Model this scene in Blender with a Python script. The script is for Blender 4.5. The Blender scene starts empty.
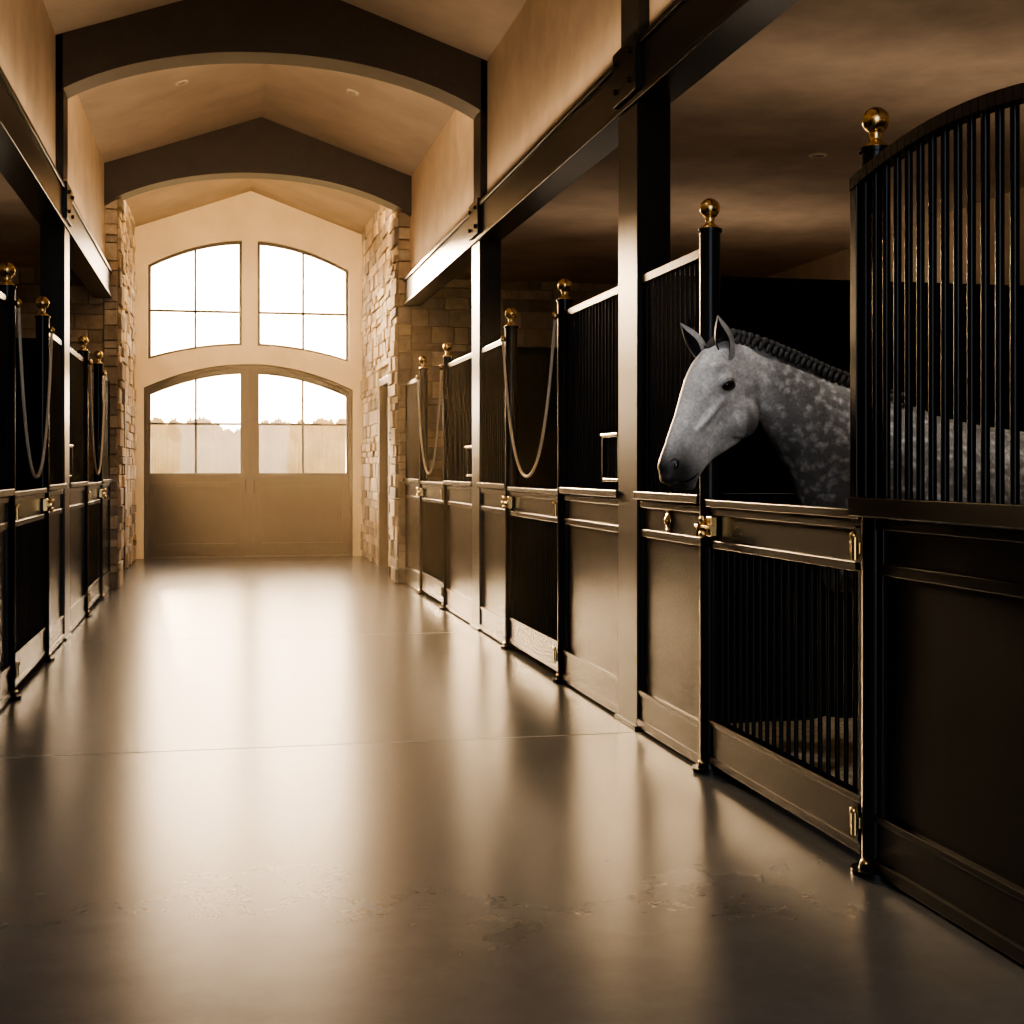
import bpy, math, random
from mathutils import Vector, Matrix
from mathutils.bvhtree import BVHTree
random.seed(7)
S=bpy.context.scene
COL=S.collection
try:
    S.view_settings.view_transform='AgX'; S.view_settings.look='AgX - Medium High Contrast'
except Exception as ex: print(ex)
# ------------------------------------------------------------ materials
def newmat(name):
    m=bpy.data.materials.new(name); m.use_nodes=True
    nt=m.node_tree; b=nt.nodes['Principled BSDF']
    return m,nt,b
def simple(name,col,rough=.5,metal=0,noise=0,nscale=8,bump=0,bscale=60,spec=.5,rvar=0):
    m,nt,b=newmat(name)
    b.inputs['Base Color'].default_value=(*col,1); b.inputs['Roughness'].default_value=rough
    b.inputs['Metallic'].default_value=metal; b.inputs['Specular IOR Level'].default_value=spec
    tc=nt.nodes.new('ShaderNodeTexCoord')
    if noise or rvar:
        n=nt.nodes.new('ShaderNodeTexNoise'); n.inputs['Scale'].default_value=nscale; n.inputs['Detail'].default_value=7
        n.inputs['Roughness'].default_value=.62
        nt.links.new(tc.outputs['Object'],n.inputs['Vector'])
        if noise:
            r=nt.nodes.new('ShaderNodeValToRGB'); e=r.color_ramp.elements
            e[0].position=.3; e[1].position=.7
            e[0].color=(*[c*(1-noise) for c in col],1); e[1].color=(*[min(1,c*(1+noise)) for c in col],1)
            nt.links.new(n.outputs['Fac'],r.inputs['Fac']); nt.links.new(r.outputs['Color'],b.inputs['Base Color'])
        if rvar:
            mr=nt.nodes.new('ShaderNodeMapRange'); mr.inputs['From Min'].default_value=.3; mr.inputs['From Max'].default_value=.7
            mr.inputs['To Min'].default_value=rough-rvar; mr.inputs['To Max'].default_value=rough+rvar
            nt.links.new(n.outputs['Fac'],mr.inputs['Value']); nt.links.new(mr.outputs['Result'],b.inputs['Roughness'])
    if bump:
        n2=nt.nodes.new('ShaderNodeTexNoise'); n2.inputs['Scale'].default_value=bscale; n2.inputs['Detail'].default_value=6
        bp=nt.nodes.new('ShaderNodeBump'); bp.inputs['Strength'].default_value=bump; bp.inputs['Distance'].default_value=.02
        nt.links.new(tc.outputs['Object'],n2.inputs['Vector']); nt.links.new(n2.outputs['Fac'],bp.inputs['Height'])
        nt.links.new(bp.outputs['Normal'],b.inputs['Normal'])
    return m
M_BLACK=simple('black_powder_coat',(.009,.009,.010),.26,0,.1,2,spec=.24)
M_PANEL=simple('black_stall_panel',(.0085,.0085,.0095),.26,0,0,spec=.16)
M_BRASS=simple('brass',(.82,.60,.28),.24,1,.1,10)
M_PLASTER=simple('tan_plaster',(.62,.50,.36),.75,0,.18,1.8,.22,9)
M_PLASTB=simple('bright_back_plaster',(.78,.66,.47),.75,0,.10,1.8,.2,9)  # lighter copy of the wall plaster; back wall brightness put into the colour
M_CEIL=simple('ceiling_plaster',(.43,.36,.285),.8,0,.16,1.6,.2,6)
M_SCEIL=simple('stall_ceiling_plaster',(.40,.32,.25),.8,0,.28,1.3,.25,5)
M_BEAM=simple('dark_brown_beam',(.046,.035,.029),.5,0,.2,4,.12,30)
M_STEEL=simple('dark_steel',(.014,.0135,.013),.28,0,.1,3,spec=.28)
M_DOOR=simple('brown_door_paint',(.050,.040,.032),.5,0,.1,5)
M_MORTAR=simple('mortar',(.36,.29,.21),.95,0,.15,20,.4,60)
M_ROPE=simple('cream_rope',(.80,.74,.62),.8,0,.1,60)
M_BED=simple('straw_bedding',(.50,.40,.26),.95,0,.5,25,.9,50)
M_GRASS=simple('meadow_grass',(.5,.36,.16),.95,0,.3,.3,.3,3)
M_TREE=simple('golden_haze_foliage',(.60,.37,.13),.95,0,.2,.8)  # golden sunset haze is put into the foliage colour
M_DIRT=simple('bolt_metal',(.05,.045,.04),.35,1)
M_CAN=simple('can_trim',(.6,.5,.38),.4)
# stone
def stone():
    m,nt,b=newmat('ledge_stone')
    at=nt.nodes.new('ShaderNodeAttribute'); at.attribute_name='tint'
    tc=nt.nodes.new('ShaderNodeTexCoord'); n=nt.nodes.new('ShaderNodeTexNoise'); n.inputs['Scale'].default_value=9; n.inputs['Detail'].default_value=8
    nt.links.new(tc.outputs['Object'],n.inputs['Vector'])
    mr=nt.nodes.new('ShaderNodeMapRange'); mr.inputs['To Min'].default_value=.6; mr.inputs['To Max'].default_value=1.35
    nt.links.new(n.outputs['Fac'],mr.inputs['Value'])
    mx=nt.nodes.new('ShaderNodeVectorMath'); mx.operation='SCALE'
    nt.links.new(at.outputs['Color'],mx.inputs[0]); nt.links.new(mr.outputs['Result'],mx.inputs['Scale'])
    nt.links.new(mx.outputs['Vector'],b.inputs['Base Color']); b.inputs['Roughness'].default_value=.85
    bp=nt.nodes.new('ShaderNodeBump'); bp.inputs['Strength'].default_value=.7; bp.inputs['Distance'].default_value=.03
    n2=nt.nodes.new('ShaderNodeTexNoise'); n2.inputs['Scale'].default_value=22; n2.inputs['Detail'].default_value=8
    nt.links.new(tc.outputs['Object'],n2.inputs['Vector']); nt.links.new(n2.outputs['Fac'],bp.inputs['Height']); nt.links.new(bp.outputs['Normal'],b.inputs['Normal'])
    return m
M_STONE=stone()
def floor_mat():
    m,nt,b=newmat('polished_concrete'); L=nt.links
    tc=nt.nodes.new('ShaderNodeTexCoord')
    n1=nt.nodes.new('ShaderNodeTexNoise'); n1.inputs['Scale'].default_value=1.6; n1.inputs['Detail'].default_value=15; n1.inputs['Roughness'].default_value=.72
    L.new(tc.outputs['Object'],n1.inputs['Vector'])
    mc=nt.nodes.new('ShaderNodeMix'); mc.data_type='RGBA'; mc.clamp_factor=False
    mc.inputs['A'].default_value=(.030,.033,.038,1); mc.inputs['B'].default_value=(.120,.129,.141,1)
    L.new(n1.outputs['Fac'],mc.inputs['Factor'])
    # control joints every 4.65 m
    sx=nt.nodes.new('ShaderNodeSeparateXYZ'); L.new(tc.outputs['Object'],sx.inputs[0])
    a=nt.nodes.new('ShaderNodeMath'); a.operation='SUBTRACT'; a.inputs[1].default_value=7.12-4.65/2; L.new(sx.outputs['Y'],a.inputs[0])
    md=nt.nodes.new('ShaderNodeMath'); md.operation='FLOORED_MODULO'; md.inputs[1].default_value=4.65; L.new(a.outputs[0],md.inputs[0])
    s2=nt.nodes.new('ShaderNodeMath'); s2.operation='SUBTRACT'; s2.inputs[1].default_value=4.65/2; L.new(md.outputs[0],s2.inputs[0])
    ab=nt.nodes.new('ShaderNodeMath'); ab.operation='ABSOLUTE'; L.new(s2.outputs[0],ab.inputs[0])
    lt=nt.nodes.new('ShaderNodeMath'); lt.operation='LESS_THAN'; lt.inputs[1].default_value=.007; L.new(ab.outputs[0],lt.inputs[0])
    mx=nt.nodes.new('ShaderNodeMix'); mx.data_type='RGBA'; L.new(lt.outputs[0],mx.inputs['Factor']); L.new(mc.outputs['Result'],mx.inputs['A']); mx.inputs['B'].default_value=(.02,.02,.02,1)
    L.new(mx.outputs['Result'],b.inputs['Base Color'])
    q2=nt.nodes.new('ShaderNodeMath'); q2.operation='MULTIPLY_ADD'; q2.inputs[1].default_value=.5; q2.inputs[2].default_value=.255; L.new(lt.outputs[0],q2.inputs[0])
    L.new(q2.outputs[0],b.inputs['Roughness'])
    b.inputs['Specular IOR Level'].default_value=.5
    return m
M_FLOOR=floor_mat()
def glass_mat():
    m,nt,b=newmat('window_glass'); nt.nodes.remove(b)
    t=nt.nodes.new('ShaderNodeBsdfTransparent'); g=nt.nodes.new('ShaderNodeBsdfGlossy'); g.inputs['Roughness'].default_value=.03
    x=nt.nodes.new('ShaderNodeMixShader'); x.inputs[0].default_value=.06
    nt.links.new(t.outputs[0],x.inputs[1]); nt.links.new(g.outputs[0],x.inputs[2]); nt.links.new(x.outputs[0],nt.nodes['Material Output'].inputs['Surface'])
    return m
M_GLASS=glass_mat()
# ------------------------------------------------------------ mesh builder
class B:
    def __init__(s): s.v=[];s.f=[];s.m=[];s.sm=[];s.mats=[]
    def mi(s,m):
        if m not in s.mats: s.mats.append(m)
        return s.mats.index(m)
    def add(s,vs,fs,mat,smooth=False):
        o=len(s.v); s.v+= [tuple(v) for v in vs]; k=s.mi(mat)
        for f in fs: s.f.append([i+o for i in f]); s.m.append(k); s.sm.append(smooth)
    def box(s,x0,x1,y0,y1,z0,z1,mat):
        x0,x1=sorted((x0,x1)); y0,y1=sorted((y0,y1)); z0,z1=sorted((z0,z1))
        s.add([(x0,y0,z0),(x1,y0,z0),(x1,y1,z0),(x0,y1,z0),(x0,y0,z1),(x1,y0,z1),(x1,y1,z1),(x0,y1,z1)],
              [(0,3,2,1),(4,5,6,7),(0,1,5,4),(1,2,6,5),(2,3,7,6),(3,0,4,7)],mat)
    def tube(s,pts,rad,mat,n=10,cap=True):
        pts=[Vector(p) for p in pts]
        if not hasattr(rad,'__len__'): rad=[rad]*len(pts)
        vs=[];fs=[]; prev=None
        for i,p in enumerate(pts):
            d=(pts[min(i+1,len(pts)-1)]-pts[max(i-1,0)]).normalized()
            if prev is None:
                a=Vector((1,0,0)) if abs(d.x)<.9 else Vector((0,1,0)); u=d.cross(a).normalized()
            else:
                u=(prev-d*prev.dot(d)).normalized()
            prev=u; w=d.cross(u)
            for k in range(n):
                t=2*math.pi*k/n; vs.append(p+(u*math.cos(t)+w*math.sin(t))*rad[i])
        for i in range(len(pts)-1):
            for k in range(n):
                a=i*n+k;b=i*n+(k+1)%n; fs.append((a,b,b+n,a+n))
        s.add(vs,fs,mat,True)
        if cap:
            s.add(vs[:n],[tuple(range(n))[::-1]],mat); s.add(vs[-n:],[tuple(range(n))],mat)
    def ell(s,c,r,mat,rot=None,nu=16,nv=10):
        c=Vector(c); vs=[];fs=[]
        for j in range(nv+1):
            ph=math.pi*j/nv
            for i in range(nu):
                th=2*math.pi*i/nu
                p=Vector((r[0]*math.sin(ph)*math.cos(th),r[1]*math.sin(ph)*math.sin(th),r[2]*math.cos(ph)))
                if rot: p=rot@p
                vs.append(c+p)
        for j in range(nv):
            for i in range(nu):
                a=j*nu+i;b=j*nu+(i+1)%nu; fs.append((a,a+nu,b+nu,b))
        s.add(vs,fs,mat,True)
    def prism_y(s,poly,y0,y1,mat):   # poly in (x,z)
        n=len(poly); vs=[(x,y0,z) for x,z in poly]+[(x,y1,z) for x,z in poly]
        fs=[tuple(range(n)),tuple(range(2*n-1,n-1,-1))]+[(i,i+n,(i+1)%n+n,(i+1)%n) for i in range(n)]
        s.add(vs,fs,mat)
    def obj(s,name,bevel=0,parent=None,tint=None):
        me=bpy.data.meshes.new(name); me.from_pydata(s.v,[],s.f)
        for m in s.mats: me.materials.append(m)
        for p,k,sm in zip(me.polygons,s.m,s.sm): p.material_index=k; p.use_smooth=sm
        me.update()
        o=bpy.data.objects.new(name,me); COL.objects.link(o)
        if bevel:
            md=o.modifiers.new('bevel','BEVEL'); md.width=bevel; md.segments=2; md.limit_method='ANGLE'; md.angle_limit=math.radians(50)
        if parent: o.parent=parent
        return o
def flat2d(name,outlines,th,yc,mat,parent=None):
    cu=bpy.data.curves.new(name+'_c','CURVE'); cu.dimensions='2D'; cu.fill_mode='BOTH'; cu.extrude=th/2
    for ol in outlines:
        sp=cu.splines.new('POLY'); sp.points.add(len(ol)-1)
        for p,(x,z) in zip(sp.points,ol): p.co=(x,z,0,1)
        sp.use_cyclic_u=True
    t=bpy.data.objects.new(name+'_t',cu); COL.objects.link(t)
    dg=bpy.context.evaluated_depsgraph_get(); dg.update()
    me=bpy.data.meshes.new_from_object(t.evaluated_get(dg))
    bpy.data.objects.remove(t)
    me.transform(Matrix.Translation((0,yc,0))@Matrix.Rotation(math.radians(90),4,'X'))
    me.materials.clear(); me.materials.append(mat); me.name=name
    o=bpy.data.objects.new(name,me); COL.objects.link(o)
    if parent: o.parent=parent
    return o
# ------------------------------------------------------------ layout
XR,XL,XC=2.20,-1.24,.48
YB=22.3; YP=16.9; YA=-2.0
EAVE,PEAK=4.93,5.53
COLS=[2.73,7.38,12.03]
OUTR,OUTL=6.45,-5.49
SC=3.70
# floor / ground
b=B(); b.box(-5.6,6.6,YA,YB+.3,-.15,0,M_FLOOR); b.obj('floor')
b=B(); b.box(-150,150,-60,260,-.5,-.16,M_GRASS); b.obj('ground_meadow')
# ceilings
def gable(name,y0,y1,e,p,mat):
    b=B(); xr=2.45; xl=-1.49
    k=(p-e)/(XR-XC)
    b.prism_y([(xl,p-k*(XC-xl)),(XC,p),(xr,p-k*(xr-XC)),(xr,p-k*(xr-XC)+.15),(XC,p+.15),(xl,p-k*(XC-xl)+.15)],y0,y1,mat); return b.obj(name)
gable('ceiling',YA,YP+.2,EAVE,PEAK,M_CEIL)
gable('ceiling',YP-.1,YB+.2,5.12,5.74,M_CEIL)
b=B(); b.box(2.37,OUTR+.1,YA,YP+.1,SC,SC+.12,M_SCEIL); b.obj('ceiling')
b=B(); b.box(OUTL-.1,-1.41,YA,YP+.1,SC,SC+.12,M_SCEIL); b.obj('ceiling')
# upper plaster walls & outer walls
b=B(); b.box(XR+.06,XR+.22,YA,YP+.1,3.6,5.05,M_PLASTER); b.obj('wall_right')
b=B(); b.box(XL-.22,XL-.06,YA,YP+.1,3.6,5.05,M_PLASTER); b.obj('wall_left')
b=B(); b.box(OUTR,OUTR+.15,YA,YP+.1,0,SC+.1,M_PLASTER); b.obj('wall_outer_right')
b=B(); b.box(OUTL-.15,OUTL,YA,YP+.1,0,SC+.1,M_PLASTER); b.obj('wall_outer_left')
b=B(); b.box(XR+.1,OUTR+.15,YA-.15,YA,0,SC+.1,M_PLASTER); b.obj('wall_rear_right')
b=B(); b.box(OUTL-.15,XL-.1,YA-.15,YA,0,SC+.1,M_PLASTER); b.obj('wall_rear_left')
# longitudinal beams
for side,X,sg in (('right',XR,1),('left',XL,-1)):
    b=B(); b.box(X+.0*sg,X+.17*sg,YA,YP+.02,3.38,3.68,M_STEEL)
    b.box(X-.02*sg,X+.19*sg,YA,YP+.02,3.655,3.69,M_STEEL)
    b.box(X-.02*sg,X+.19*sg,YA,YP+.02,3.37,3.40,M_STEEL)
    b.obj('header_beam',.004)
# arched roof trusses
def truss(y,th=.34):
    hw=XR-XC+.07
    k=(PEAK-EAVE)/(XR-XC)
    R_end=4.43; R_top=4.87
    b=B()
    def topz(x): return PEAK-k*abs(x-XC)
    xs=[XC+hw*math.sin(math.pi/2*(-1+2*i/40)) for i in range(41)]
    def botz(x):
        t=min(1,abs(x-XC)/hw); return R_end+(R_top-R_end)*(1-t**2.1)**.85
    for i in range(40):
        x0,x1=xs[i],xs[i+1]
        b.add([(x0,y-th/2,botz(x0)),(x1,y-th/2,botz(x1)),(x1,y-th/2,topz(x1)),(x0,y-th/2,topz(x0)),
               (x0,y+th/2,botz(x0)),(x1,y+th/2,botz(x1)),(x1,y+th/2,topz(x1)),(x0,y+th/2,topz(x0))],
              [(0,1,2,3),(7,6,5,4),(0,4,5,1),(3,2,6,7)],M_BEAM)
    b.obj('arched_ceiling_beam')
for y in COLS+[YP-.0]: truss(y)
# steel columns
for y in COLS:
    for X,sg in ((XR,1),(XL,-1)):
        b=B(); w=.17
        b.box(X,X+.18*sg,y-w,y+w,0,3.40,M_STEEL)
        b.box(X-.012*sg,X+.02*sg,y-w-.012,y+w+.012,0,3.36,M_STEEL)
        b.box(X-.03*sg,X+.2*sg,y-w-.03,y+w+.03,0,.02,M_STEEL)
        b.box(X,X+.1*sg,y-w,y+w,3.68,EAVE-.0,M_STEEL)
        b.box(X-.035*sg,X+.02*sg,y-w-.05,y+w+.05,3.42,3.72,M_STEEL)
        for dy in (-.13,.13):
            for z in (3.49,3.65):
                b.tube([(X-.035*sg,y+dy,z),(X-.055*sg,y+dy,z)],.016,M_DIRT,8)
        b.obj('steel_column',.005)
# ------------------------------------------------------------ stall fronts
def bars(b,X,y0,y1,z0,z1,mat=M_BLACK,sp=.075,r=.0115,ztop=None):
    n=max(1,round((y1-y0)/sp)); 
    for i in range(1,n):
        y=y0+(y1-y0)*i/n
        b.tube([(X,y,z0),(X,y,(ztop(y) if ztop else z1))],r,mat,8,False)
def fixed_panel(X,sg,y0,y1,hatch=None,curved=False,plaque=None):
    b=B(); i0=X; th=.05*sg
    b.box(X,X+th,y0,y1,.015,.20,M_BLACK); b.box(X-.012*sg,X+th,y0,y1,.015,.06,M_BLACK); b.box(X-.008*sg,X+th,y0,y1,.19,.215,M_BLACK)
    b.box(X+.018*sg,X+.04*sg,y0,y1,.2,1.05,M_PANEL)
    b.box(X,X+th,y0,y0+.045,.2,1.05,M_BLACK); b.box(X,X+th,y1-.045,y1,.2,1.05,M_BLACK)
    b.box(X,X+th,y0,y1,1.035,1.075,M_BLACK); b.box(X+.014*sg,X+th,y0,y1,1.07,1.20,M_BLACK); b.box(X,X+th,y0,y0+.05,1.07,1.21,M_BLACK); b.box(X,X+th,y1-.05,y1,1.07,1.21,M_BLACK)
    b.box(X-.004*sg,X+th,y0,y1,1.19,1.225,M_BLACK)
    b.box(X-.03*sg,X+th+.02*sg,y0,y1,1.235,1.275,M_BLACK)
    if not curved:
        bx=X+.025*sg
        bars(b,bx,y0,y1,1.27,2.40)
        b.box(X+.005*sg,X+.045*sg,y0,y1,2.385,2.43,M_BLACK)
        b.box(X+.005*sg,X+.045*sg,y0,y0+.035,1.27,2.40,M_BLACK); b.box(X+.005*sg,X+.045*sg,y1-.035,y1,1.27,2.40,M_BLACK)
    else:
        bx=X-.045*sg; ya,yb=y0-.0,y1+.065; mid=yb-.66; hw=.66
        zt=lambda y: 2.38+.072*max(0,1-((y-mid)/hw)**2)
        bars(b,bx,ya,yb,1.27,2.4,ztop=zt,sp=.078,r=.0135)
        b.box(bx-.022*sg,bx+.022*sg,ya,ya+.05,1.25,2.40,M_BLACK); b.box(bx-.022*sg,bx+.022*sg,yb-.05,yb,1.25,2.40,M_BLACK)
        b.box(bx-.03*sg,bx+.03*sg,ya,yb,1.235,1.30,M_BLACK)
        n=36
        for i in range(n):
            a=ya+(yb-ya)*i/n; c=ya+(yb-ya)*(i+1)/n; za,zc=zt(a),zt(c)
            xs=sorted((bx-.025,bx+.025))
            b.add([(xs[0],a,za-.025),(xs[1],a,za-.025),(xs[1],a,za+.02),(xs[0],a,za+.02),(xs[0],c,zc-.025),(xs[1],c,zc-.025),(xs[1],c,zc+.02),(xs[0],c,zc+.02)],
                  [(0,1,2,3),(4,7,6,5),(0,4,5,1),(3,2,6,7),(0,3,7,4),(1,5,6,2)],M_BLACK)
    if hatch:
        h0,h1=hatch; x0,x1=X+.004*sg,X+.03*sg
        b.box(x0,x1,h0,h1,1.32,1.34,M_BLACK); b.box(x0,x1,h0,h1,1.575,1.60,M_BLACK)
        b.box(x0,x1,h0,h0+.02,1.32,1.60,M_BLACK); b.box(x0,x1,h1-.02,h1,1.32,1.60,M_BLACK)
        b.box(X+.024*sg,X+.03*sg,h0,h1,1.32,1.60,M_PANEL)
        b.box(X-.004*sg,X+.004*sg,h0,h1,1.585,1.60,M_BRASS)
    if plaque:
        b.ell((X+.008*sg,plaque,1.135),(.012,.042,.042),M_BRASS,nu=20)
        b.ell((X-.004*sg,plaque,1.135),(.008,.02,.02),M_BRASS,nu=12)
        for d in (-1,1): b.ell((X+.006*sg,plaque,1.135+d*.05),(.008,.02,.014),M_BRASS,nu=12)
    return b.obj('stall_panel',.003)
def gate(X,sg,y0,y1):
    b=B(); y0+=.058; y1-=.058; th=.045*sg; X=X+.0*sg
    b.box(X,X+th,y0,y1,.05,.25,M_BLACK); b.box(X-.008*sg,X+th,y0,y1,.05,.085,M_BLACK); b.box(X-.008*sg,X+th,y0,y1,.225,.25,M_BLACK)
    b.box(X,X+th,y0,y0+.04,.05,1.22,M_BLACK); b.box(X,X+th,y1-.04,y1,.05,1.22,M_BLACK)
    bars(b,X+.022*sg,y0+.03,y1-.03,.25,1.05,sp=.075,r=.0095)
    b.box(X+.012*sg,X+th,y0,y1,1.04,1.22,M_BLACK)
    b.box(X-.006*sg,X+th,y0,y1,1.035,1.07,M_BLACK); b.box(X-.006*sg,X+th,y0,y1,1.185,1.22,M_BLACK)
    b.box(X-.006*sg,X+th,y0,y0+.05,1.04,1.2,M_BLACK); b.box(X-.006*sg,X+th,y1-.05,y1,1.04,1.2,M_BLACK)
    b.box(X-.02*sg,X+th+.02*sg,y0-.01,y1+.01,1.222,1.255,M_BLACK)
    # brass latch and hinges
    yl=y1-.03
    b.box(X-.03*sg,X,yl-.06,yl+.0,1.09,1.18,M_BRASS)
    b.tube([(X-.045*sg,yl-.10,1.135),(X-.045*sg,yl+.09,1.135)],.011,M_BRASS,10)
    b.ell((X-.055*sg,yl-.02,1.165),(.016,.022,.022),M_BRASS,nu=10); b.ell((X-.055*sg,yl-.02,1.10),(.016,.026,.018),M_BRASS,nu=10)
    b.tube([(X-.05*sg,yl+.02,1.17),(X-.05*sg,yl+.05,1.09)],.012,M_BRASS,8)
    for z in (1.12,.16):
        b.tube([(X-.03*sg,y0-.0,z-.04),(X-.03*sg,y0-.0,z+.04)],.013,M_BRASS,10)
        b.box(X-.018*sg,X,y0-.01,y0+.07,z-.02,z+.02,M_BRASS)
        b.ell((X-.035*sg,y0,z+.045),(.014,.014,.014),M_BRASS,nu=10)
    return b.obj('stall_gate',.003)
def post(X,sg,y):
    b=B(); x=X+.02*sg
    b.tube([(x,y,0),(x,y,2.50)],.048,M_BLACK,20)
    b.tube([(x,y,0),(x,y,.018)],.085,M_BLACK,20); b.tube([(x,y,.018),(x,y,.05)],[.06,.05],M_BLACK,20)
    b.tube([(x,y,2.49),(x,y,2.505)],.056,M_BLACK,20)
    b.tube([(x,y,2.505),(x,y,2.515),(x,y,2.525),(x,y,2.54),(x,y,2.552),(x,y,2.56)],[.042,.042,.026,.018,.024,.02],M_BRASS,20)
    b.ell((x,y,2.600),(.047,.047,.047),M_BRASS,nu=24,nv=16)
    b.ell((x-.05*sg,y-.02,.045),(.015,.02,.012),M_BRASS,nu=10)
    return b.obj('gate_post',0)
def rope(X,sg,y0,y1,zend=2.40,zmin=1.34):
    b=B(); pts=[]; x=X-.045*sg
    for i in range(41):
        s=-1+2*i/40
        z=zmin+(zend-zmin)*(math.cosh(2.2*s)-1)/(math.cosh(2.2)-1)
        pts.append((x+.0*sg,(y0+y1)/2+s*((y1-y0)/2),z))
    b.tube(pts,.0105,M_ROPE,8)
    for y in (y0,y1):
        b.ell((x,y,zend),(.02,.02,.03),M_BRASS,nu=12)
        b.tube([(x,y,zend),(X+.0*sg,y,zend)],.008,M_BRASS,8)
    return b.obj('rope_swag')
bays=[(YA,2.56,-.4,1.3),(2.90,7.21,4.48,6.15),(7.55,11.86,8.93,10.66),(12.20,16.86,13.75,15.45)]
for bi,(a,d,g0,g1) in enumerate(bays):
    for side,X,sg in (('r',XR,1),('l',XL,-1)):
        fixed_panel(X,sg,a,g0-.046,curved=(bi==1 and sg==1),hatch=(a+.07,a+.42) if bi>=2 else None)
        fixed_panel(X,sg,g1+.046,d,plaque=(g1+.58) if bi==1 else None)
        gate(X,sg,g0,g1); post(X,sg,g0); post(X,sg,g1)
        if not(bi==1 and sg==1): rope(X,sg,g0,g1)
# partitions
for y in COLS:
    for x0,x1 in ((XR+.19,OUTR),(OUTL,XL-.19)):
        b=B(); b.box(x0,x1,y-.03,y+.03,.0,2.40,M_PANEL); b.box(x0,x1,y-.04,y+.04,2.40,2.46,M_BLACK); b.box(x0,x1,y-.045,y+.045,1.2,1.26,M_BLACK)
        b.obj('stall_partition',.003)
# bedding
for a,d in ((YA,2.65),(2.80,7.30),(7.46,11.95),(12.11,16.8)):
    for x0,x1 in ((XR+.12,OUTR-.02),(OUTL+.02,XL-.12)):
        n=36; vs=[];fs=[]
        for i in range(n+1):
            for j in range(n+1):
                x=x0+(x1-x0)*i/n; y=a+.05+(d-a-.1)*j/n
                e=0 if i in(0,n) or j in (0,n) else 1
                vs.append((x,y,.004+e*(.012+.03*random.random())))
        for i in range(n):
            for j in range(n): k=i*(n+1)+j; fs.append((k,k+n+1,k+n+2,k+1))
        b=B(); b.add(vs,fs,M_BED,True); b.obj('straw_bedding')
# ------------------------------------------------------------ stone walls
PAL=[(.45,.35,.23),(.55,.44,.30),(.36,.28,.20),(.61,.51,.37),(.49,.39,.28),(.30,.25,.20),(.65,.53,.38),(.43,.36,.29)]
def stone_wall(name,org,ud,nd,u1,v1,holes=(),thick=.2,u0=0):
    """org: corner, ud: unit along wall, nd: outward normal (towards viewer)"""
    org=Vector(org);ud=Vector(ud);nd=Vector(nd);up=Vector((0,0,1)); b=B(); tints=[]
    def blk(a,c,z0,z1,d0,d1,mat,col,j=0):
        P=[]
        for d in (d0,d1):
            for (u,z) in ((a,z0),(c,z0),(c,z1),(a,z1)):
                q=org+ud*(u+random.uniform(-j,j))+up*(z+random.uniform(-j,j))+nd*(d+(random.uniform(-j,j) if d==d1 else 0)); P.append(q)
        b.add(P,[(0,3,2,1),(4,5,6,7),(0,1,5,4),(1,2,6,5),(2,3,7,6),(3,0,4,7)],mat); tints.extend([col]*8)
    # mortar backing pieces
    cuts=sorted(holes); cur=u0
    for (a,c,zt) in cuts:
        if a>cur: blk(cur,a,0,v1,-thick,0,M_MORTAR,(1,1,1))
        blk(a,c,zt,v1,-thick,0,M_MORTAR,(1,1,1)); cur=c
    if cur<u1: blk(cur,u1,0,v1,-thick,0,M_MORTAR,(1,1,1))
    z=0
    while z<v1-.02:
        h=random.choice((.09,.12,.15,.18,.21)); h=min(h,v1-z)
        if v1-z-h<.06: h=v1-z
        u=u0
        while u<u1-.001:
            w=random.uniform(.16,.46); 
            if u1-u-w<.12: w=u1-u
            segs=[(u,u+w)]
            for (a,c,zt) in holes:
                if z<zt-.02:
                    ns=[]
                    for (p,q) in segs:
                        if q<=a or p>=c: ns.append((p,q))
                        else:
                            if p<a: ns.append((p,a))
                            if q>c: ns.append((c,q))
                    segs=ns
            for (p,q) in segs:
                if q-p>.03:
                    t=random.choice(PAL); k=random.uniform(.75,1.2)
                    blk(p+.006,q-.006,z+.006,z+h-.006,-.02,random.uniform(.010,.055),M_STONE,tuple(min(1,c*k) for c in t),.004)
            u+=w
        z+=h
    o=b.obj(name,.008)
    at=o.data.color_attributes.new('tint','FLOAT_COLOR','POINT')
    for i,c in enumerate(tints): at.data[i].color=(*c,1)
    return o
HT=5.25
# piers and cross walls
stone_wall('wall_stone_right',(2.12+.0,YP,0),(1,0,0),(0,-1,0),.16,HT,thick=.3)
stone_wall('wall_stone_right',(2.28,YP,0),(1,0,0),(0,-1,0),OUTR-2.28,SC+.05,thick=.2)
stone_wall('wall_stone_right',(2.12,YP,0),(0,1,0),(-1,0,0),.6,HT,thick=.13)
stone_wall('wall_stone_right',(2.25,YP+.6,0),(0,1,0),(-1,0,0),YB-YP-.6,HT,holes=[(1.1,2.35,2.65)],thick=.3)
stone_wall('wall_stone_left',(-1.32,YP,0),(1,0,0),(0,-1,0),.16,HT,thick=.3)
stone_wall('wall_stone_left',(OUTL,YP,0),(1,0,0),(0,-1,0),-1.32-OUTL,SC+.05,thick=.2)
stone_wall('wall_stone_left',(-1.16,YP,0),(0,1,0),(1,0,0),.6,HT,thick=.13)
stone_wall('wall_stone_left',(-1.30,YP+.6,0),(0,1,0),(1,0,0),YB-YP-.6,HT,holes=[(1.1,2.35,2.65)],thick=.3)
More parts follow.
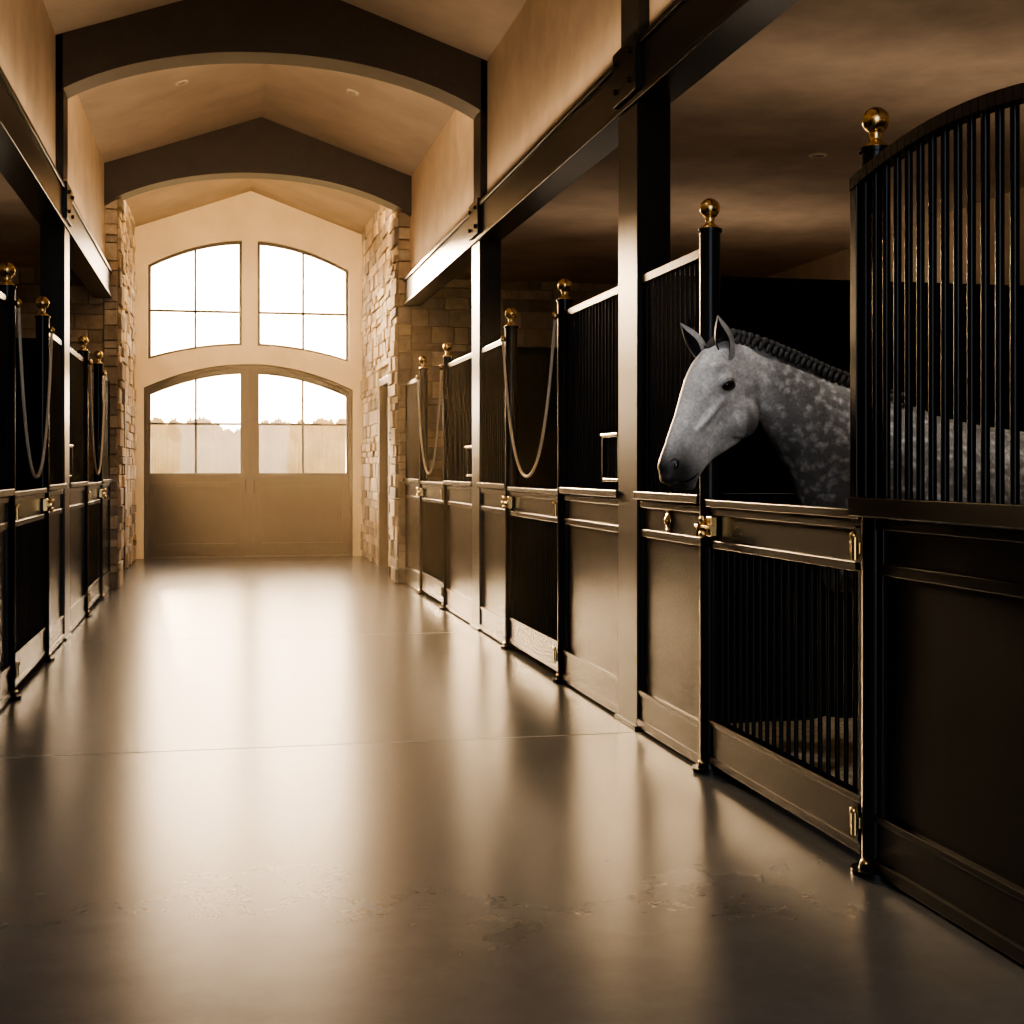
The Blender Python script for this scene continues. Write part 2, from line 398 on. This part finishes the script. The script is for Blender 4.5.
for nm,X,sg in (('door_3',2.25,1),('door_4',-1.30,-1)):
    y0,y1=YP+.6+1.1,YP+.6+2.35; b=B()
    b.box(X-.04*sg,X+.25*sg,y0,y0+.09,0,2.65,M_DOOR); b.box(X-.04*sg,X+.25*sg,y1-.09,y1,0,2.65,M_DOOR); b.box(X-.04*sg,X+.25*sg,y0,y1,2.55,2.65,M_DOOR)
    b.box(X+.08*sg,X+.13*sg,y0+.08,y1-.08,.01,2.56,M_DOOR)
    for z0,z1 in ((.2,1.1),(1.25,2.4)):
        for (p,q,r,s) in ((y0+.2,y1-.2,z0,z0+.03),(y0+.2,y1-.2,z1-.03,z1)): b.box(X+.06*sg,X+.09*sg,p,q,r,s,M_DOOR)
        b.box(X+.06*sg,X+.09*sg,y0+.2,y0+.23,z0,z1,M_DOOR); b.box(X+.06*sg,X+.09*sg,y1-.23,y1-.2,z0,z1,M_DOOR)
    b.ell((X+.04*sg,y0+.17,1.05),(.03,.03,.03),M_BRASS)
    b.obj(nm,.004)
# ------------------------------------------------------------ back wall with arched openings
xc=.465
def arc(x,z0,k): return z0-k*(x-xc)**2
def shape(x0,x1,bot,top,n=20):
    xs=[x0+(x1-x0)*i/n for i in range(n+1)]
    return [(x,bot(x)) for x in xs]+[(x,top(x)) for x in reversed(xs)]
DW=1.61
door_top=lambda x:arc(x,3.03,.150)
win_top=lambda x:arc(x,4.97,.175); win_bot=lambda x:arc(x,3.32,.100)
WL=(xc-1.55,xc-.12); WR=(xc+.12,xc+1.55)
outer=[(-1.7,0),(xc-DW,0)]+[(xc-DW+2*DW*i/30,door_top(xc-DW+2*DW*i/30)) for i in range(31)]+[(xc+DW,0),(2.6,0),(2.6,5.9),(-1.7,5.9)]
flat2d('wall_back',[outer,shape(*WL,win_bot,win_top),shape(*WR,win_bot,win_top)],.28,YB+.14,M_PLASTB)
def inset(x0,x1,bot,top,d): return shape(x0+d,x1-d,lambda x:bot(x)+d,lambda x:top(x)-d)
wi=0
for (x0,x1) in (WL,WR):
    wi+=1
    e=bpy.data.objects.new('window_%d'%wi,None); COL.objects.link(e)
    flat2d('frame_%d'%wi,[shape(x0,x1,win_bot,win_top),inset(x0,x1,win_bot,win_top,.045)],.07,YB+.15,M_DOOR,e)
    xm=(x0+x1)/2; b=B(); b.box(xm-.018,xm+.018,YB+.13,YB+.17,win_bot(xm)+.02,win_top(xm)-.02,M_DOOR); zm=3.85
    b.box(x0+.02,x1-.02,YB+.13,YB+.17,zm-.018,zm+.018,M_DOOR); b.obj('mullions_%d'%wi,0,e)
    flat2d('glass_%d'%wi,[inset(x0,x1,win_bot,win_top,.04)],.004,YB+.15,M_GLASS,e)
# door frame
flat2d('trim_1',[[(xc-DW,0)]+[(xc-DW+2*DW*i/30,door_top(xc-DW+2*DW*i/30)) for i in range(31)]+[(xc+DW,0),(xc+DW-.06,0)]+
   [(xc+DW-.06-2*(DW-.06)*i/30,door_top(xc+DW-.06-2*(DW-.06)*i/30)-.06) for i in range(31)]+[(xc-DW+.06,0)]],.16,YB+.14,M_DOOR)
b=B(); b.box(xc-DW,xc+DW,YB+.02,YB+.26,.001,.018,M_DOOR); b.obj('trim_3')
di=0
for sgn in (-1,1):
    di+=1
    x0,x1=(xc-DW+.05,xc-.004) if sgn<0 else (xc+.004,xc+DW-.05)
    e=bpy.data.objects.new('door_%d'%di,None); COL.objects.link(e)
    tp=lambda x:door_top(x)-.055
    g0,g1=x0+.05+(.0 if sgn<0 else .09),x1-.05-(.09 if sgn<0 else 0)
    gt=lambda x:door_top(x)-.15; gb=lambda x:1.32
    flat2d('leaf_%d'%di,[shape(x0,x1,lambda x:.016,tp),shape(g0,g1,gb,gt)],.07,YB+.12,M_DOOR,e)
    b=B(); ym=YB+.12
    xm=(g0+g1)/2; b.box(xm-.017,xm+.017,ym-.02,ym+.02,1.3,gt(xm)+.02,M_DOOR); b.box(g0,g1,ym-.02,ym+.02,2.073,2.107,M_DOOR)
    yf=ym-.035
    for (p,q,r,s) in ((g0,g1,1.10,1.17),(g0,g1,.14,.22)): b.box(p,q,yf-.045,yf,r,s,M_DOOR)
    b.box(g0,g0+.06,yf-.045,yf,.14,1.17,M_DOOR); b.box(g1-.06,g1,yf-.045,yf,.14,1.17,M_DOOR)
    b.box(g0-.0,g1,yf-.02,yf,1.27,1.31,M_DOOR)
    xh=x1-.06 if sgn<0 else x0+.06
    b.tube([(xh,yf-.05,1.0),(xh,yf-.05,1.22)],.010,M_DIRT,10)
    for z in (1.02,1.2): b.tube([(xh,yf-.05,z),(xh,yf,z)],.009,M_DIRT,8)
    b.obj('rails_%d'%di,.003,e)
    flat2d('glass_pane_%d'%di,[shape(g0,g1,gb,gt)],.004,ym,M_GLASS,e)
b=B(); b.box(xc-.02,xc+.02,YB+.065,YB+.085,.02,2.98,M_BEAM); b.obj('trim_2')
# baseboard at back wall
b=B(); b.box(-1.3,xc-DW-.001,YB-.02,YB,0,.14,M_PLASTB); b.box(xc+DW+.001,2.25,YB-.02,YB,0,.14,M_PLASTB); b.obj('baseboard_back')
# recessed can lights
def can(x,y,z,n,power=0):
    n=Vector(n).normalized(); c=Vector((x,y,z)); b=B()
    b.tube([c+n*.0,c+n*.012],[.07,.062],M_CAN,20); b.tube([c+n*.012,c+n*.013],[.045,.045],M_BLACK,20)
    b.obj('recessed_light')
k=(PEAK-EAVE)/(XR-XC)
for y in (4.8,9.7,14.3):
    for x,sx in ((XC-.85,-1),(XC+.85,1)):
        can(x,y,PEAK-k*abs(x-XC),(-sx*k,0,-1))
for y in (5.0,9.6,14.4):
    for x in (4.3,-3.3): can(x,y,SC,(0,0,-1))
# distant woodland: two ragged rows of tree crowns
b=B(); rr=random.Random(3)
for row,(yy,hh,amp) in enumerate(((110,4.9,.55),(92,3.3,.3))):
    trees=[]; x=-46
    while x<46: trees.append((x,rr.uniform(.4,1.2),hh+rr.uniform(-amp,amp))); x+=rr.uniform(.3,.8)
    n=1300; vs=[];fs=[]
    for i in range(n+1):
        xx=-45+90*i/n; h=hh*.8
        for (tx,tw,th_) in trees:
            q=abs(xx-tx)/tw
            if q<1: h=max(h,th_-.9*q**1.8)
        h+=rr.uniform(-.16,.18)
        for (dy,z) in ((0,-.3),(-.8,h*.5),(0,h)): vs.append((xx,yy+dy,z))
    for i in range(n):
        for j in range(2): a=i*3+j; fs.append((a,a+3,a+4,a+1))
    b.add(vs,fs,M_TREE,True)
b.obj('tree_line')
# ------------------------------------------------------------ HORSE
HY=5.74
def sk(u,v): return (1.983+u*.0046, 1.4+v/231)     # side-profile sketch units -> metres
PIV=sk(38,130)[0]; PSI=math.radians(13)
def hd(x,lat,z):
    """turn the head slightly on the neck"""
    dx=(x-PIV)*1.1
    if x>PIV: dx=(x-PIV); 
    w=max(0,min(1,(PIV+.10-x)/.12)); a=PSI*w
    return Vector((PIV+dx*math.cos(a)-lat*math.sin(a), HY+dx*math.sin(a)+lat*math.cos(a), z))
M_TMP=M_ROPE
hb=B()
def loft(secs,fn,n=28,pw=2.0):
    """secs: (xt,zt,xb,zb,halfwidth[,bias])"""
    vs=[];fs=[]
    for s in secs:
        xt,zt,xb,zb,w=s[:5]; bias=s[5] if len(s)>5 else 0
        cx,cz=(xt+xb)/2,(zt+zb)/2; ux,uz=(xt-xb)/2,(zt-zb)/2
        for k in range(n):
            t=2*math.pi*k/n; c=math.cos(t); q=math.sin(t)
            e=2/pw; cc=math.copysign(abs(c)**e,c); qq=math.copysign(abs(q)**e,q)
            ww=w*(1+bias*cc)
            vs.append(fn(cx+ux*cc,qq*ww,cz+uz*cc))
    for i in range(len(secs)-1):
        for k in range(n):
            a=i*n+k;b_=i*n+(k+1)%n; fs.append((a,b_,b_+n,a+n))
    m=len(secs)
    fs.append(tuple(range(n))[::-1]); fs.append(tuple(range((m-1)*n,m*n)))
    hb.add(vs,fs,M_TMP,True)
def P(u1,v1,u2,v2,w,bias=0):
    a=sk(u1,v1);c=sk(u2,v2); return (a[0],a[1],c[0],c[1],w,bias)
head=[P(-30,-3,-24,-14,.022),P(-31,3,-18,-19,.044),P(-29,10,-8,-21,.056),P(-25,22,4,-14,.054),P(-21,35,13,-1,.047,.08),P(-15,52,22,9,.050,.2),
      P(-9,72,35,17,.060,.3),P(-3,90,48,25,.078,.32),P(4,105,58,36,.088,.28),P(12,116,65,50,.084,.2),P(24,125,70,68,.078),P(38,130,74,85,.068),P(48,130,78,92,.055)]
loft(head,hd,pw=2.35)
neck=[P(34,129,58,66,.055),P(48,128,68,50,.064),P(75,121,86,18,.078,-.1),P(105,109,103,-14,.100,-.15),P(135,96,116,-50,.125,-.2),P(168,84,128,-92,.16,-.25),P(205,70,140,-125,.19,-.3),P(240,60,190,-130,.2,-.3)]
loft(neck,hd)
idf=lambda x,l,z:Vector((x,HY+l,z))
trunk=[(2.66,1.38,2.64,1.05,.10),(2.72,1.52,2.70,.95,.19),(2.85,1.62,2.85,.88,.235),(3.02,1.66,3.02,.85,.255,-.25),(3.3,1.60,3.3,.83,.285,-.12),(3.65,1.555,3.65,.84,.305),(4.0,1.57,4.0,.90,.30),(4.3,1.63,4.3,.98,.29),(4.55,1.58,4.55,1.03,.25),(4.72,1.44,4.72,1.12,.15),(4.77,1.36,4.77,1.2,.06)]
loft(trunk,idf)
for s_ in (-1,1):
    f=.0 if s_<0 else .12
    hb.tube([(2.86,HY+.13*s_,1.3),(2.84,HY+.15*s_,1.08),(2.86+f,HY+.15*s_,.92),(2.84+f,HY+.145*s_,.72),(2.83+f,HY+.14*s_,.55),(2.825+f,HY+.14*s_,.49),(2.84+f,HY+.14*s_,.43),(2.845+f,HY+.14*s_,.28),(2.84+f,HY+.14*s_,.17),(2.81+f,HY+.14*s_,.10),(2.795+f,HY+.14*s_,.055),(2.785+f,HY+.14*s_,.035)],
            [.13,.125,.105,.072,.052,.056,.042,.033,.044,.036,.052,.058],M_TMP,20)
    g=.0 if s_<0 else -.14
    hb.tube([(4.35,HY+.13*s_,1.3),(4.25,HY+.17*s_,1.05),(4.27+g,HY+.17*s_,.85),(4.38+g,HY+.15*s_,.68),(4.47+g,HY+.14*s_,.57),(4.47+g,HY+.14*s_,.50),(4.445+g,HY+.14*s_,.36),(4.43+g,HY+.14*s_,.18),(4.40+g,HY+.14*s_,.10),(4.38+g,HY+.14*s_,.055),(4.37+g,HY+.14*s_,.035)],
            [.19,.18,.13,.085,.055,.056,.038,.046,.037,.052,.058],M_TMP,20)
# facial masses
def hs(u,v,lat): x,z=sk(u,v); return hd(x,lat,z)
for s_ in (-1,1):
    hb.ell(hs(44,50,.060*s_),(.082,.042,.092),M_TMP)          # jowl
    hb.ell(hs(23,85,.083*s_),(.040,.026,.024),M_TMP)          # orbit
    hb.ell(hs(17,99,.066*s_),(.03,.03,.03),M_TMP)
    hb.tube([hs(22,68,.086*s_),hs(8,48,.070*s_),hs(-2,34,.054*s_)],[.014,.014,.008],M_TMP,10)   # facial crest
    hb.ell(hs(-20,4,.044*s_),(.028,.019,.03),M_TMP)           # nostril wing
hb.ell(hs(-24,-10,0),(.03,.045,.026),M_TMP)                   # upper lip
hb.ell(hs(-2,-17,0),(.034,.035,.022),M_TMP)                   # chin
raw=hb.obj('horse_raw')
md=raw.modifiers.new('r','REMESH'); md.mode='VOXEL'; md.voxel_size=.0105
sm=raw.modifiers.new('s','SMOOTH'); sm.iterations=4; sm.factor=.5
dg=bpy.context.evaluated_depsgraph_get(); dg.update()
hm=bpy.data.meshes.new_from_object(raw.evaluated_get(dg)); bpy.data.objects.remove(raw)
hm.name='horse'; hm.materials.clear()
for p in hm.polygons: p.use_smooth=True
# coat material
def coat():
    m,nt,b=newmat('dapple_grey_coat'); L=nt.links
    at=nt.nodes.new('ShaderNodeAttribute'); at.attribute_name='coat'
    sp=nt.nodes.new('ShaderNodeSeparateColor'); L.new(at.outputs['Color'],sp.inputs[0])
    tc=nt.nodes.new('ShaderNodeTexCoord')
    nz=nt.nodes.new('ShaderNodeTexNoise'); nz.inputs['Scale'].default_value=16; nz.inputs['Detail'].default_value=7; nz.inputs['Roughness'].default_value=.6; L.new(tc.outputs['Object'],nz.inputs['Vector'])
    mv=nt.nodes.new('ShaderNodeVectorMath'); mv.operation='MULTIPLY_ADD'; mv.inputs[1].default_value=(.10,.10,.10)
    L.new(nz.outputs['Color'],mv.inputs[0]); L.new(tc.outputs['Object'],mv.inputs[2])
    vo=nt.nodes.new('ShaderNodeTexVoronoi'); vo.feature='SMOOTH_F1'; vo.inputs['Scale'].default_value=24; vo.inputs['Smoothness'].default_value=.62; L.new(mv.outputs[0],vo.inputs['Vector'])
    mr=nt.nodes.new('ShaderNodeMapRange'); mr.inputs['From Min'].default_value=.05; mr.inputs['From Max'].default_value=.54; mr.inputs['To Min'].default_value=1.35; mr.inputs['To Max'].default_value=.28; L.new(vo.outputs['Distance'],mr.inputs['Value'])
    lf=nt.nodes.new('ShaderNodeTexNoise'); lf.inputs['Scale'].default_value=8; lf.inputs['Detail'].default_value=5; lf.inputs['Roughness'].default_value=.6; L.new(tc.outputs['Object'],lf.inputs['Vector'])
    lm=nt.nodes.new('ShaderNodeMapRange'); lm.inputs['From Min'].default_value=.3; lm.inputs['From Max'].default_value=.7; lm.inputs['To Min'].default_value=.62; lm.inputs['To Max'].default_value=1.22; L.new(lf.outputs['Fac'],lm.inputs['Value'])
    mx=nt.nodes.new('ShaderNodeMix'); mx.data_type='FLOAT'; mx.inputs['A'].default_value=1; L.new(sp.outputs[1],mx.inputs['Factor']); L.new(mr.outputs['Result'],mx.inputs['B'])
    n2=nt.nodes.new('ShaderNodeTexNoise'); n2.inputs['Scale'].default_value=80; n2.inputs['Detail'].default_value=5; L.new(tc.outputs['Object'],n2.inputs['Vector'])
    m2=nt.nodes.new('ShaderNodeMapRange'); m2.inputs['From Min'].default_value=.3;m2.inputs['From Max'].default_value=.7; m2.inputs['To Min'].default_value=.72; m2.inputs['To Max'].default_value=1.15; L.new(n2.outputs['Fac'],m2.inputs['Value'])
    cur=mx.outputs['Result']
    for o_ in (m2.outputs['Result'],lm.outputs['Result'],sp.outputs[0]):
        a=nt.nodes.new('ShaderNodeMath'); a.operation='MULTIPLY'; L.new(cur,a.inputs[0]); L.new(o_,a.inputs[1]); cur=a.outputs[0]
    co=nt.nodes.new('ShaderNodeCombineColor'); 
    for i,t in enumerate((1.0,.985,.975)):
        q=nt.nodes.new('ShaderNodeMath'); q.operation='MULTIPLY'; q.inputs[1].default_value=t; L.new(cur,q.inputs[0]); L.new(q.outputs[0],co.inputs[i])
    L.new(co.outputs[0],b.inputs['Base Color']); b.inputs['Roughness'].default_value=.5
    bp=nt.nodes.new('ShaderNodeBump'); bp.inputs['Strength'].default_value=.2; bp.inputs['Distance'].default_value=.004; L.new(n2.outputs['Fac'],bp.inputs['Height']); L.new(bp.outputs['Normal'],b.inputs['Normal'])
    return m
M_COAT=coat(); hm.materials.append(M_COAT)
M_HAIR=simple('dark_mane_hair',(.045,.043,.043),.45,0,.4,60,.4,150)
M_EYE=simple('dark_eye',(.006,.005,.004),.08); M_LID=simple('dark_skin',(.028,.026,.026),.5)
def sstep(a,c,x): t=max(0,min(1,(x-a)/(c-a))); return t*t*(3-2*t)
at=hm.color_attributes.new('coat','FLOAT_COLOR','POINT')
mz=hs(-20,-8,0); eyeP=hs(25,81,-.09); cheek=hs(48,38,-.08)
for i,v in enumerate(hm.vertices):
    p=v.co
    t=(p-mz).length
    base=.74; dap=.25
    nb=sstep(2.20,2.42,p.x)                      # head -> neck
    base=base*(1-nb)+.54*nb; dap=dap*(1-nb)+.9*nb
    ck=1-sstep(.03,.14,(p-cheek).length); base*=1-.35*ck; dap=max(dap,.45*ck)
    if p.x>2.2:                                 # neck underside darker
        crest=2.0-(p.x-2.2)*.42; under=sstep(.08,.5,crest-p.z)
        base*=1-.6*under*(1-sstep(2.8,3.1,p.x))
    bd=sstep(2.9,3.2,p.x); base=base*(1-bd)+.50*bd
    m=1-sstep(.06,.21,t); base=base*(1-m)+.035*m; dap*=1-m
    e=1-sstep(.020,.050,(p-eyeP).length); base=base*(1-.4*e)
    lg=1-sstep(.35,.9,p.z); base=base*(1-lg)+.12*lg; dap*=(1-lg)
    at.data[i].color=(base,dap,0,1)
horse=bpy.data.objects.new('horse',hm); COL.objects.link(horse)
bvh=BVHTree.FromPolygons([v.co.copy() for v in hm.vertices],[tuple(p.vertices) for p in hm.polygons])
def surf(u,v,side):
    o=hs(u,v,.6*side); tgt=hs(u,v,0); d=(tgt-o).normalized()
    h,nrm,_,_=bvh.ray_cast(o,d); 
    return (h,nrm) if h else (hs(u,v,.08*side),-d)
fb=B()
for s_ in (-1,1):
    h,n=surf(26,81,s_)
    tx=(hs(34,84,0)-hs(18,79,0)).normalized(); tx=(tx-n*tx.dot(n)).normalized(); ty=n.cross(tx); R=Matrix((tx,ty,n)).transposed()
    fb.ell(h-n*.005,(.027,.0185,.015),M_EYE,R,20,14)
    ring=[surf(26+6.0*math.cos(t)-1.0*math.sin(t),81+1.4*math.cos(t)+4.0*math.sin(t),s_) for t in [2*math.pi*k/20 for k in range(21)]]
    fb.tube([a+nn*.001 for a,nn in ring],.0045,M_LID,8,False)
    brow=[surf(26+u,81+v,s_) for u,v in ((-7,3),(-3,6.3),(1,7.3),(6,6.3),(9,3.5))]
    fb.tube([a-nn*.001 for a,nn in brow],[.002,.004,.0045,.004,.002],M_COAT,8)
    # nostril
    h,n=surf(-21,3,s_)
    pts=[surf(-21+a_,3+b_,s_) for a_,b_ in ((-4.5,4),(-1.5,6),(2,4),(3,-1),(1,-4.5),(-1.5,-4))]
    fb.tube([a+nn*.001 for a,nn in pts],[.003,.005,.0055,.0055,.005,.003],M_LID,8)
    up=Vector((0,0,1)); z=n; xax=up.cross(z).normalized(); yax=z.cross(xax); R=Matrix((xax,yax,z)).transposed()@Matrix.Rotation(.45*s_,3,'Z')
    fb.ell(h-n*.001,(.010,.019,.005),M_EYE,R,16,8)
    # mouth
    pts=[surf(a_,b_,s_) for a_,b_ in ((-22,-15),(-16,-14),(-9,-12.5),(-3,-9.5),(2,-5))]
    fb.tube([a+nn*.0005 for a,nn in pts],[.002,.0035,.0038,.0035,.002],M_EYE,8)
fo=fb.obj('eyes_nostrils_mouth',0,horse)
ca=fo.data.color_attributes.new('coat','FLOAT_COLOR','POINT')
for i in range(len(fo.data.vertices)): ca.data[i].color=(.35,.0,0,1)
# ears
eb=B()
def ear(base,tip,openv,w):
    base=Vector(base);tip=Vector(tip); ax=(tip-base); Lh=ax.length; ax.normalize()
    o=(Vector(openv)-ax*Vector(openv).dot(ax)).normalized(); sd=ax.cross(o)
    nt_,na=16,19; outer=[];inner=[]
    for i in range(nt_+1):
        t=i/nt_; r=w*(.62+1.35*t-1.25*t*t)*(1-t**2.8)+.0015
        c=base+ax*(Lh*t)-o*(.012*math.sin(math.pi*t))
        op=math.radians(165-35*math.sin(math.pi*min(1,t*1.1)))
        for j in range(na):
            ph=-op+2*op*j/(na-1)
            outer.append(c+(-o*math.cos(ph)*r*1.0+sd*math.sin(ph)*r*.85)); inner.append(c+(-o*math.cos(ph)*r*.82+sd*math.sin(ph)*r*.70))
    f1=[];f2=[]
    for i in range(nt_):
        for j in range(na-1):
            a=i*na+j; f1.append((a,a+1,a+na+1,a+na)); f2.append((a,a+na,a+na+1,a+1))
    eb.add(outer,f1,M_COAT,True); eb.add(inner,f2,M_LID,True)
    vs=[];fs=[]
    for i in range(nt_+1):
        vs+=[outer[i*na],inner[i*na]]
    for i in range(nt_): fs.append((2*i,2*i+1,2*i+3,2*i+2))
    eb.add(vs,fs,M_LID,True); vs=[]
    for i in range(nt_+1): vs+=[outer[i*na+na-1],inner[i*na+na-1]]
    eb.add(vs,fs,M_LID,True)
ear(hs(31,108,-.048),hs(17,150,-.075),(-.60,-.78,.1),.052)
ear(hs(20,109,.050),hs(0,145,.085),(-.80,-.55,.1),.046)
eo=eb.obj('ears',0,horse)
ca=eo.data.color_attributes.new('coat','FLOAT_COLOR','POINT')
for i in range(len(eo.data.vertices)): ca.data[i].color=(.42,.1,0,1)
# braided mane along crest
mb=B(); crest=[(40,132),(55,129.5),(75,123),(90,117),(105,111),(120,104.5),(135,98),(152,91.5),(168,86),(190,78),(212,71)]
def cp(t):
    f=t*(len(crest)-1); i=min(int(f),len(crest)-2); q=f-i
    return (crest[i][0]*(1-q)+crest[i+1][0]*q, crest[i][1]*(1-q)+crest[i+1][1]*q)
N=28
for i in range(N):
    u,v=cp(i/(N-1)); c=hs(u,v+1.5,-.020)
    for q in (-1,1):
        R=Matrix.Rotation(math.radians(40*q),3,'Z')@Matrix.Rotation(math.radians(25),3,'Y')
        mb.ell(c+Vector((.006*q,.013*q,.004)),(.021,.014,.020),M_HAIR,R,12,8)
    mb.ell(hs(u+1.5,v-5,-.048),(.012,.011,.023),M_HAIR,Matrix.Rotation(math.radians(20),3,'Y'),10,6)
for i in range(9):   # forelock plait
    mb.ell(hs(20-i*1.7,118-i*3.1,.006*(-1)**i-.006),(.014,.016,.013),M_HAIR,None,10,6)
mb.tube([hs(34,130,0),hs(24,125,0),hs(16,118,0)],[.022,.026,.018],M_HAIR,10)
mb.obj('braided_mane',0,horse)
tb=B(); tb.tube([(4.74,HY,1.45),(4.84,HY,1.38),(4.88,HY,1.15),(4.87,HY,.8),(4.86,HY,.5),(4.86,HY,.35)],[.035,.055,.07,.075,.06,.01],M_HAIR,14); tb.obj('tail',0,horse)
hf=B()
for fx,s_,dx in ((2.785,-1,0),(2.785,1,.12),(4.37,-1,0),(4.37,1,-.14)):
    hf.tube([(fx+dx,HY+.14*s_,.012),(fx+dx+.012,HY+.14*s_,.07)],[.072,.058],M_LID,18)
hf.obj('hooves',0,horse)
# ------------------------------------------------------------ fill lights added to brighten the interior
def area(name,loc,direction,sx,sy,power,col):
    l=bpy.data.lights.new(name,'AREA'); l.shape='RECTANGLE'; l.size=sx; l.size_y=sy; l.energy=power; l.color=col
    o=bpy.data.objects.new(name,l); COL.objects.link(o); o.location=loc
    d=-Vector(direction).normalized()
    if abs(d.y)>.9: o.rotation_euler=d.to_track_quat('Z','Y').to_euler()
    else:
        yx=Vector((0,1,0)); yy=d.cross(yx).normalized(); o.rotation_euler=Matrix((yx,yy,d)).transposed().to_euler()
    return o
def spot(name,loc,target,power,col,ang,blend=.7,rad=.08):
    l=bpy.data.lights.new(name,'SPOT'); l.energy=power; l.color=col; l.spot_size=math.radians(ang); l.spot_blend=blend; l.shadow_soft_size=rad
    o=bpy.data.objects.new(name,l); COL.objects.link(o); o.location=loc
    o.rotation_euler=(Vector(loc)-Vector(target)).to_track_quat('Z','Y').to_euler(); return o
WARM=(1,.70,.44)
area('aisle_fill_strip',(XR-.06,7.5,3.74),(-.35,0,1),18,.05,46,WARM)  # unseen strips added on both sides to brighten upper walls and ceiling
area('aisle_fill_strip',(XL+.06,7.5,3.74),(.35,0,1),18,.05,46,WARM)
area('beam_fill_light',(XC,YP+.19,5.0),(0,1,-.1),2.6,.15,210,(1,.65,.32))  # unseen fill added behind the beam to brighten back wall and stone
area('beam_fill_light',(XC,12.03+.19,4.95),(0,1,0),2.4,.1,40,(1,.66,.36))  # another added fill, for the roof section beyond this beam
for y0 in (2.73,7.38,12.03):
    for xm in (4.4,-3.4):
        area('stall_fill_uplight',(xm,y0,2.48),(0,0,1),.05,3.4,14,(1,.76,.54))  # unseen fill added above each partition to brighten the stall ceiling
spot('horse_fill_spot',(XC-.85,4.8,5.15),(2.25,5.75,1.55),330,(1,.98,.96),24,.8,.15)  # spot added by the aisle ceiling to brighten the horse
spot('stall_fill_spot',(4.3,5.0,3.66),(3.2,5.4,0),90,(1,.88,.74),95,.8,.08)  # added spot that lifts the horse's body and the straw
# faint scattering box added for a golden glow by the far windows
m=bpy.data.materials.new('glow_haze'); m.use_nodes=True; nt=m.node_tree; nt.nodes.clear()
vo=nt.nodes.new('ShaderNodeVolumeScatter')
vo.inputs['Density'].default_value=.0045; vo.inputs['Anisotropy'].default_value=.5; vo.inputs['Color'].default_value=(1,.82,.56,1)
oo=nt.nodes.new('ShaderNodeOutputMaterial'); nt.links.new(vo.outputs[0],oo.inputs['Volume'])
b=B(); b.box(-1.09,2.05,8,22.26,.02,4.4,m); b.obj('glow_haze')
# ------------------------------------------------------------ world, sun, camera
w=bpy.data.worlds.new('World'); S.world=w; w.use_nodes=True; nt=w.node_tree; nt.nodes.clear(); L=nt.links
out=nt.nodes.new('ShaderNodeOutputWorld'); bg=nt.nodes.new('ShaderNodeBackground')
tc=nt.nodes.new('ShaderNodeTexCoord'); dt=nt.nodes.new('ShaderNodeVectorMath'); dt.operation='DOT_PRODUCT'
sd=Vector((-.10,1,.20)).normalized(); dt.inputs[1].default_value=sd
nm=nt.nodes.new('ShaderNodeVectorMath'); nm.operation='NORMALIZE'; L.new(tc.outputs['Generated'],nm.inputs[0]); L.new(nm.outputs[0],dt.inputs[0])
mxm=nt.nodes.new('ShaderNodeMath'); mxm.operation='MAXIMUM'; mxm.inputs[1].default_value=0; L.new(dt.outputs['Value'],mxm.inputs[0])
pw=nt.nodes.new('ShaderNodeMath'); pw.operation='POWER'; pw.inputs[1].default_value=5; L.new(mxm.outputs[0],pw.inputs[0])
mx=nt.nodes.new('ShaderNodeMix'); mx.data_type='RGBA'; mx.inputs['A'].default_value=(2.7,3.05,3.55,1); mx.inputs['B'].default_value=(31,22,13.5,1); mx.clamp_factor=True
L.new(pw.outputs[0],mx.inputs['Factor']); L.new(mx.outputs['Result'],bg.inputs['Color']); bg.inputs['Strength'].default_value=1; L.new(bg.outputs[0],out.inputs[0])
su=bpy.data.lights.new('sun','SUN'); su.energy=18; su.color=(1,.67,.36); su.angle=math.radians(7)
so=bpy.data.objects.new('sun',su); COL.objects.link(so)
sdir=Vector((-.12,1,.20)).normalized(); so.rotation_euler=sdir.to_track_quat('Z','Y').to_euler(); so.location=(0,30,10)
cam=bpy.data.cameras.new('camera'); co=bpy.data.objects.new('camera',cam); COL.objects.link(co)
co.location=(0,0,1.4); co.rotation_euler=(math.radians(90),0,math.radians(-11.8)); cam.sensor_width=36; cam.lens=36*1400/1024; cam.shift_y=-44/1024
cam.clip_end=500
S.camera=co
